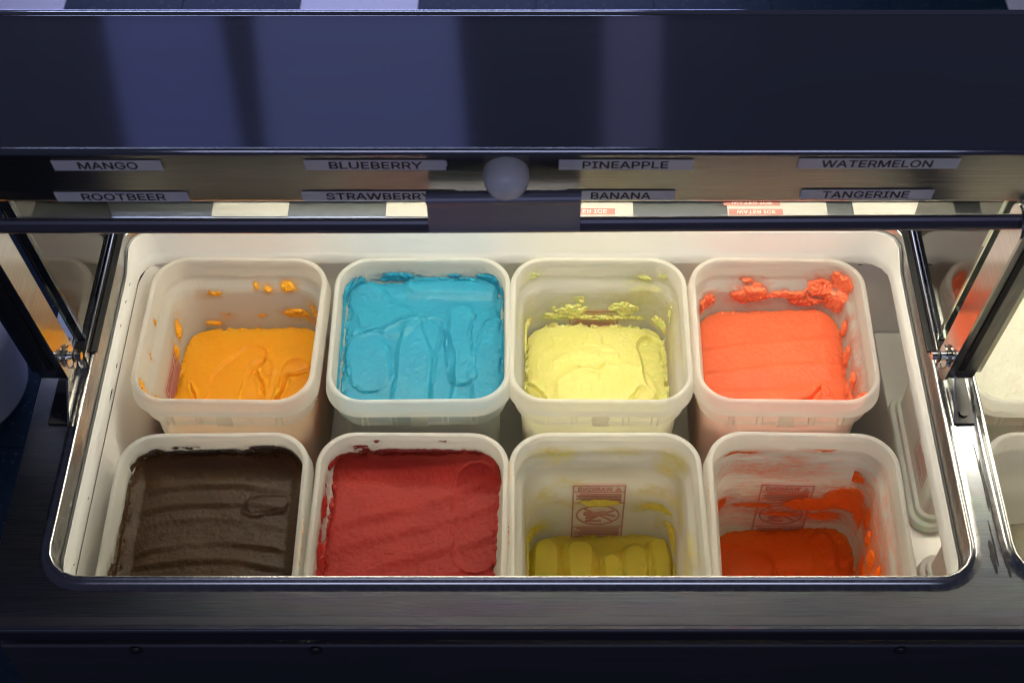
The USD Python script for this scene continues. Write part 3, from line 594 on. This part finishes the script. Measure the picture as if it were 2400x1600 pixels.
rows = [
 ('mango_ice', XB[0], YB, 'W', h_mango, -0.5, 'translucent white tub holding orange mango ice, back left corner of the well', 'orange mango ice scooped low in the back left tub', dict(edge=.007),
  [([('N', -.45, .050, .16, .008, .95), ('N', .10, .040, .05, .006, .9), ('N', .25, .043, .09, .007, .95), ('N', .48, .040, .13, .008, 1.05), ('N', .55, .083, .22, .010, 1.05), ('N', .78, .070, .12, .014, .9), ('N', .95, .095, .14, .012, 1.2), ('N', -.30, .090, .10, .008, .75),
      ('N', -.5, .104, .12, .006, .9), ('N', .1, .090, .1, .006, .7), ('W', .55, .080, .12, .018, 1.0), ('W', .30, .090, .1, .018, .85), ('W', -.74, .018, .13, .018, 1.45), ('W', -.60, .060, .08, .015, .8), ('W', -.2, .03, .06, .01, .7), ('W', .2, .02, .05, .008, .7), ('E', .7, .09, .2, .012, 1.)], False, dict(thr=0.49, thick=.005))]),
 ('blueberry_ice', XB[1], YB, '', h_blue, 0.4, 'white tub nearly full of bright blue ice in the back row', 'bright blue ice smoothed with a paddle, nearly filling its tub', dict(edge=.005),
  [([('N', -.30, .026, .26, .008, 1.15), ('N', .80, .028, .22, .010, 1.25), ('W', .8, .028, .3, .010, 1.0), ('E', .75, .030, .35, .008, 1.0), ('N', -.85, .022, .12, .005, .8), ('N', .35, .025, .2, .004, .7), ('W', 0, .033, .9, .004, 1.), ('E', 0, .034, .9, .004, 1.), ('N', 0, .032, .9, .004, 1.)], False, dict(thr=0.43, thick=.004))]),
 ('pineapple_ice', XB[2], YB, 'N', h_pine, -.3, 'white tub holding pale yellow ice, third in the back row', 'pale yellow pineapple ice mounded in its tub', dict(edge=.010),
  [([('N', -.30, .078, .30, .014, 1.0), ('N', .32, .078, .22, .015, 1.05), ('N', .0, .092, .9, .007, 1.05), ('N', -.5, .090, .2, .010, 1.), ('N', .80, .092, .15, .012, 1.2), ('N', .55, .030, .15, .012, .75), ('N', -.75, .02, .12, .012, .75), ('E', .6, .05, .2, .02, .8), ('W', .5, .085, .3, .012, 1.1), ('W', -.3, .09, .4, .01, .9), ('N', -.2, .060, .12, .010, .8), ('N', .75, .02, .1, .01, .72)], False, dict(thr=0.51, thick=.004, freq=120.)),
   ([('N', .5, .05, .5, .04, .8), ('E', .2, .06, .6, .04, .8), ('W', .4, .06, .5, .04, .8)], True, dict(thr=.30, thick=.0008))]),
 ('watermelon_ice', XB[3], YB, '', h_water, -.6, 'white tub holding coral red ice, right end of the back row', 'coral red watermelon ice with crumbs stuck up the tub wall', dict(edge=.004),
  [([('N', -.85, .052, .22, .009, 1.2), ('N', -.25, .050, .22, .015, 1.45), ('N', -.30, .034, .10, .008, 1.05), ('N', .25, .050, .30, .007, 1.2), ('N', .58, .040, .18, .016, 1.35), ('N', .78, .026, .14, .014, 1.35), ('N', .45, .060, .25, .010, 1.0), ('E', .78, .050, .10, .022, 1.2), ('E', .45, .060, .08, .016, 1.15), ('E', .1, .065, .1, .022, 1.05), ('E', -.3, .060, .10, .020, 1.15), ('E', -.72, .050, .16, .024, 1.2), ('E', -.5, .075, .3, .012, 1.0), ('W', .8, .06, .2, .01, 1.)], False, dict(thr=0.45, thick=.0065, freq=75.)),
   ([('E', -.2, .055, .8, .035, .95), ('N', .6, .06, .4, .02, .9)], True, dict(thr=.30, thick=.0008, stretch=(1, .4)))]),
 ('rootbeer_ice', XF[0], YF, '', h_root, .5, 'white tub full of dark brown ice at the front left corner', 'dark brown root beer ice with curved paddle ridges', dict(edge=.005),
  [([('N', -.75, .024, .2, .006, 1.1), ('N', -.35, .019, .2, .004, .8), ('N', .55, .021, .25, .005, 1.1), ('N', .8, .022, .2, .005, 1.0), ('W', -.2, .034, .9, .007, 1.2), ('W', -.55, .028, .2, .010, 1.2), ('E', 0, .034, .9, .005, 1.0), ('N', 0, .027, .9, .005, 1.2)], False, dict(thr=0.43, thick=.004))]),
 ('strawberry_ice', XF[1], YF, '', h_straw, -.3, 'white tub full of deep red ice, second in the front row', 'deep red strawberry ice with soft slanting folds', dict(edge=.006),
  [([('W', .3, .030, .3, .010, 1.0), ('W', -.2, .032, .3, .014, 1.15), ('W', -.55, .03, .2, .012, .95), ('N', -.55, .020, .2, .006, 1.0), ('N', -.9, .026, .2, .006, 1.), ('N', -.4, .009, .06, .004, .75), ('N', .3, .007, .08, .004, .75), ('N', 0, .027, .9, .005, 1.15)], False, dict(thr=0.45, thick=.0035, freq=110.))]),
 ('banana_ice', XF[2], YF, 'N', h_banana, .2, 'white tub almost empty with olive yellow ice low inside, front row', 'dull yellow banana ice in tall scoop lobes at the bottom of its tub', dict(edge=.006),
  [([('N', -.05, .118, .28, .008, 1.1), ('N', .62, .125, .25, .010, .95), ('E', .6, .150, .25, .02, 1.1), ('E', .1, .165, .3, .015, 1.2), ('E', -.3, .12, .2, .02, .85), ('W', .4, .160, .4, .018, 1.1), ('N', -.8, .165, .25, .012, 1.2)], False, dict(thr=0.49, thick=.004)),
   ([('N', -.55, .030, .35, .016, 1.1), ('N', .75, .040, .22, .026, 1.05), ('N', .2, .028, .35, .010, .95), ('N', .72, .095, .40, .020, 1.15), ('N', -.35, .075, .22, .016, 1.0), ('N', -.6, .10, .2, .025, .95), ('E', .5, .08, .3, .04, .85), ('E', -.2, .06, .4, .04, .85), ('N', .45, .125, .16, .016, 1.05), ('W', .5, .1, .4, .05, .85)], True, dict(thr=.30, thick=.0009, freq=60.))]),
 ('tangerine_ice', XF[3], YF, 'N', h_tang, -.8, 'white tub smeared inside with orange, right end of the front row', 'vivid orange tangerine ice low in its smeared tub', dict(edge=.006),
  [([('N', .62, .105, .24, .022, 1.4), ('N', .28, .120, .30, .013, 1.35), ('N', -.85, .112, .20, .013, 1.25), ('N', -.35, .122, .30, .005, 1.05), ('N', .45, .142, .25, .010, 1.15), ('N', .05, .14, .35, .006, .95), ('N', .85, .120, .10, .02, 1.2), ('E', .85, .060, .08, .012, 1.1), ('E', .80, .095, .10, .016, 1.25), ('E', .55, .100, .10, .016, 1.35), ('E', .35, .105, .08, .016, 1.3), ('E', .1, .110, .13, .020, 1.3), ('E', -.15, .090, .08, .018, 1.2), ('E', -.3, .125, .13, .028, 1.35), ('E', -.65, .09, .1, .03, 1.), ('N', -.6, .03, .25, .004, .78), ('N', .3, .025, .25, .004, .78), ('E', .2, .15, .2, .02, 1.0)], False, dict(thr=0.47, thick=.004, freq=80., stretch=(.8, 1.6))),
   ([('N', 0, .12, 1.3, .065, .95), ('E', 0, .10, 1.3, .085, 1.1), ('N', -.2, .05, .9, .03, .85), ('W', 0, .12, 1.2, .07, .85)], True, dict(thr=.30, thick=.0008, freq=70., stretch=(.6, 2.2))), ]),  # broad film: smears, plus orange glow off the ice put into the colour
]
TUBS = {}
for nm, x, y, pr, hf, rot, tl, il, kw, sm in rows:
    jx, jz = ((len(nm) * 7) % 5 - 2) * .0004, ((len(nm) * 3) % 4) * .0004
    t = tub(x + jx, y, tl, rot * 1.6, dz=jz); TUBS[nm] = t
    if pr: add_print(t, pr, shift=.002)
    filling(nm, il, x + jx, y, hf, nm, sum(map(ord, nm)) % 97, sm, rot * 1.6, z=TOPZ + jz, **kw)
def drip(t, m, x, y0, y1, z, w, seed):
    n = 40; yy = np.linspace(y0, y1, n); rng = np.random.RandomState(seed)
    parts = []
    for i in range(n - 1):
        r = w * (.35 + .9 * meshkit.noise(np.array([[i * .35, seed, 0.]]), 3)[0]) * (1 - abs(2 * i / n - 1) ** 3)
        p = trimesh.creation.icosphere(1, max(r, .0003)); p.apply_scale([.75, 1.2, .8]); p.apply_translation([x + (rng.rand() - .5) * .0006, yy[i], z - .0002]); parts.append(p)
    from manifold3d import Manifold, Mesh
    acc = None
    for p in parts:
        q = Manifold(Mesh(np.asarray(p.vertices, np.float32), np.asarray(p.faces, np.uint32))); acc = q if acc is None else acc + q
    obj('drip', acc, m, t, smooth=60, label='sticky syrup drip run along the rim')
plain('amber_syrup', (.78, .40, .03), .05, .8, transmission_weight=.35)
drip(TUBS['rootbeer_ice'], 'amber_syrup', TW / 2 - .0005, -.060, .005, -.003, .0017, 3)
drip(TUBS['banana_ice'], 'amber_syrup', -TW / 2 + .0012, .040, .070, -.004, .0017, 4)
drip(TUBS['banana_ice'], 'amber_syrup', -TW / 2 + .0006, -.035, .000, -.004, .0013, 5)
drip(TUBS['tangerine_ice'], 'amber_syrup', -TW / 2 + .0010, -.010, .050, -.003, .0012, 6)
# small dark scrapes on the plastic of the well
def mark(x, y, z, ln, w, ax_, seed):
    m = trimesh.creation.icosphere(3, 1.0); v = m.vertices
    v = v * (1 + .8 * (meshkit.noise(v * 2.5 + seed, seed)[:, None] - .5))
    m.vertices = v * ({'x': (.0003, ln, w), 'y': (ln, .0003, w)}[ax_]) + [x, y, z]
    obj('scuff_mark', m, 'scuff', cab, smooth=True)
for k, (y, z, ln, w) in enumerate(((1.045, .862, .003, .0006), (1.01, .8605, .0026, .0005), (.985, .861, .0022, .0006), (.952, .8605, .0022, .0006), (.905, .8505, .0035, .0010), (.868, .849, .0075, .0014), (.74, .850, .0015, .0005), (.665, .850, .0012, .0004))):
    mark(OX0 + (.0072 if z > .857 else .0086), y, z, ln, w, 'x', k)
for k, (x, z, ln, w) in enumerate(((.3905, .775, .0028, .0016), (.398, .757, .0030, .0022), (.382, .825, .0026, .0006))):
    mark(x, 1.0684, z, ln, w, 'y', k + 20)
# dark wipe streaks on the steel strip at the right
plain('stain', (.012, .012, .02), .35)
for k, (x, y0, y1, w) in enumerate(((.4375, .632, .668, .0022), (.4412, .640, .690, .0010), (.4470, .655, .760, .0012), (.4500, .628, .668, .0020), (.4440, .700, .780, .0007), (.4535, .640, .662, .0012))):
    n = 26; yy = np.linspace(y0, y1, n); ww = w * np.sin(np.linspace(.05, 3.09, n)) ** .5 * (.5 + .9 * meshkit.noise(np.column_stack([yy * 160, np.full(n, k * 3.), np.zeros(n)]), k))
    xx = x + .0008 * (meshkit.noise(np.column_stack([yy * 60, np.full(n, k * 5.), np.zeros(n)]), k + 3) - .5) + (yy - y0) * -.02
    obj('stain_streak', ext(Polygon(list(zip(xx - ww, yy)) + list(zip(xx + ww, yy))[::-1]).buffer(0), .0003).apply_translation([0, 0, DZ + .0002]), 'stain', cab, smooth=False)
# neighbouring section: upper tubs standing on lower ones
NB = 'tubs of the neighbouring section'
t = tub(.5655, YB, 'white tub brimming with cream ice beyond the steel strip, back right', 0, group=NB); add_print(t, 'W', .035, -.06)
filling('vanilla_ice', 'cream white ice filling the tub at the right edge', .5655, YB, h_van, 'vanilla_ice', 5)
t = tub(.5660, YF + .001, 'white empty looking tub beyond the steel strip, cut by the right picture edge', 0, group=NB)
filling('vanilla_ice', 'cream white ice low in the front tub at the right edge', .5660, YF + .001, h_van_low, 'vanilla_ice', 6)
plain('cream_plastic', (.80, .77, .71), .36, var=.06, vs=9., subsurface_weight=.3, subsurface_scale=.01)
obj('well_step', box(.4215, .4775, .6105, 1.0670, .347, .6985, .003), 'liner_plastic', cab)
def upturned(y, w, d, label, pr=None):
    t = thing('upturned_tub', label, 'tub', (.4425, y, .699), 0, 'spare tubs stored upside down at the right end of the well')
    PR = [(-.004, .0004), (0, .002), (.0012, .004), (.0004, .0120), (-.0012, .0142), (-.0050, .0150), (-.0058, .0165), (-.0056, .0220), (-.0066, .0232), (-.0098, .0240), (-.0106, .026), (-.0130, .160), (-.0150, .1665), (-.0180, .1690)]
    lp = [np.column_stack([rloop(w + 2 * o, d + 2 * o, min(.021, w / 2 + o - .0005), 140), np.full(140, z)]) for o, z in PR]
    obj('body', loft(lp, cap0=True, cap1=True), 'cream_plastic', t, smooth=40)
    rb_ = cat_([box(-w / 2 + .0052, -w / 2 + .0066, k - .0007, k + .0007, .0155, .0222) for k in (-.045, -.038, .0, .007, .045, .052)])
    obj('rim_ribs', rb_, 'cream_plastic', t, smooth=False, kind='stuff')
    if pr is not None:
        m = WP.copy(); v = m.vertices * [.85, .85, 1]
        zz = .038 - v[:, 1]; xx = -(w / 2 - np.interp(zz, [.026, .160], [.0106, .0130])) - .0004 - .0006 * v[:, 2] + .0008
        m.vertices = np.stack([xx, v[:, 0] + pr, zz], 1); m.fix_normals()
        obj('printed_label', m, 'red_print', t, smooth=False, label='upside down red warning print on the side')
upturned(.8740, .0440, .178, 'upturned cream tub beside the coral tub, red print on its side', -.030)
upturned(.6760, .0440, .150, 'upturned cream tub at the front right corner of the well')

# ------------------------------------------------------------------ things on the rear ledge
def card(x0, x1, label, tape=None):
    t = thing('paper_card', label, 'card', ((x0 + x1) / 2, 1.085, DZ + .0004), 0)
    w = x1 - x0
    obj('sheet', box(-w / 2, w / 2, -.003, .045, 0, .0006), 'white_card', t, smooth=False)
    for k, (a, b, ya, yb, txt, rot) in enumerate(tape or ()):
        tp = obj('tape', box(a, b, ya, yb, .0008, .0012), 'red_tape', t, smooth=False)
        m = meshkit.text_mesh(txt, (yb - ya) * .55, .0002)
        bb = m.bounds; m.apply_translation([-(bb[0, 0] + bb[1, 0]) / 2, -(bb[0, 1] + bb[1, 1]) / 2, 0])
        m.vertices = m.vertices * [(b - a) * .72 / (bb[1, 0] - bb[0, 0]), -1, 1] + [(a + b) / 2, (ya + yb) / 2, .00125]
        m.invert()
        obj('tape_lettering', m, 'tape_emboss', tp, smooth=False)
card(-.362, -.276, 'plain white card behind the crossbar, between ROOTBEER and STRAWBERRY labels')
card(-.165, -.086, 'plain white card behind the crossbar just left of the grip handle')
card(.030, .115, 'white card with one red tape strip right of the grip handle', [(-.045, .022, -.0005, .0085, 'WATER ICE', 0)])
card(.222, .335, 'white card with two red tape strips under the TANGERINE label', [(-.055, .006, -.0015, .0075, 'WATER ICE', 0), (-.060, .004, .013, .022, 'WATER ICE', 0)])
card(.365, .50, 'white card at the right end of the rear ledge')
# ------------------------------------------------------------------ bin on the floor at the left
pr = [(0, FZ), (.118, FZ), (.128, FZ + .015), (.150, .10), (.158, .14), (.156, .165), (.140, .185), (.10, .196), (0, .20)]
bn = trimesh.creation.revolve(np.array(pr), sections=64); bn.apply_translation([-1.052, 1.505, .0])
tag = obj('floor_bin', bn, 'bin_plastic', None, smooth=40, label='pale grey rounded bin on the floor, cut by the left picture edge', category='bin')
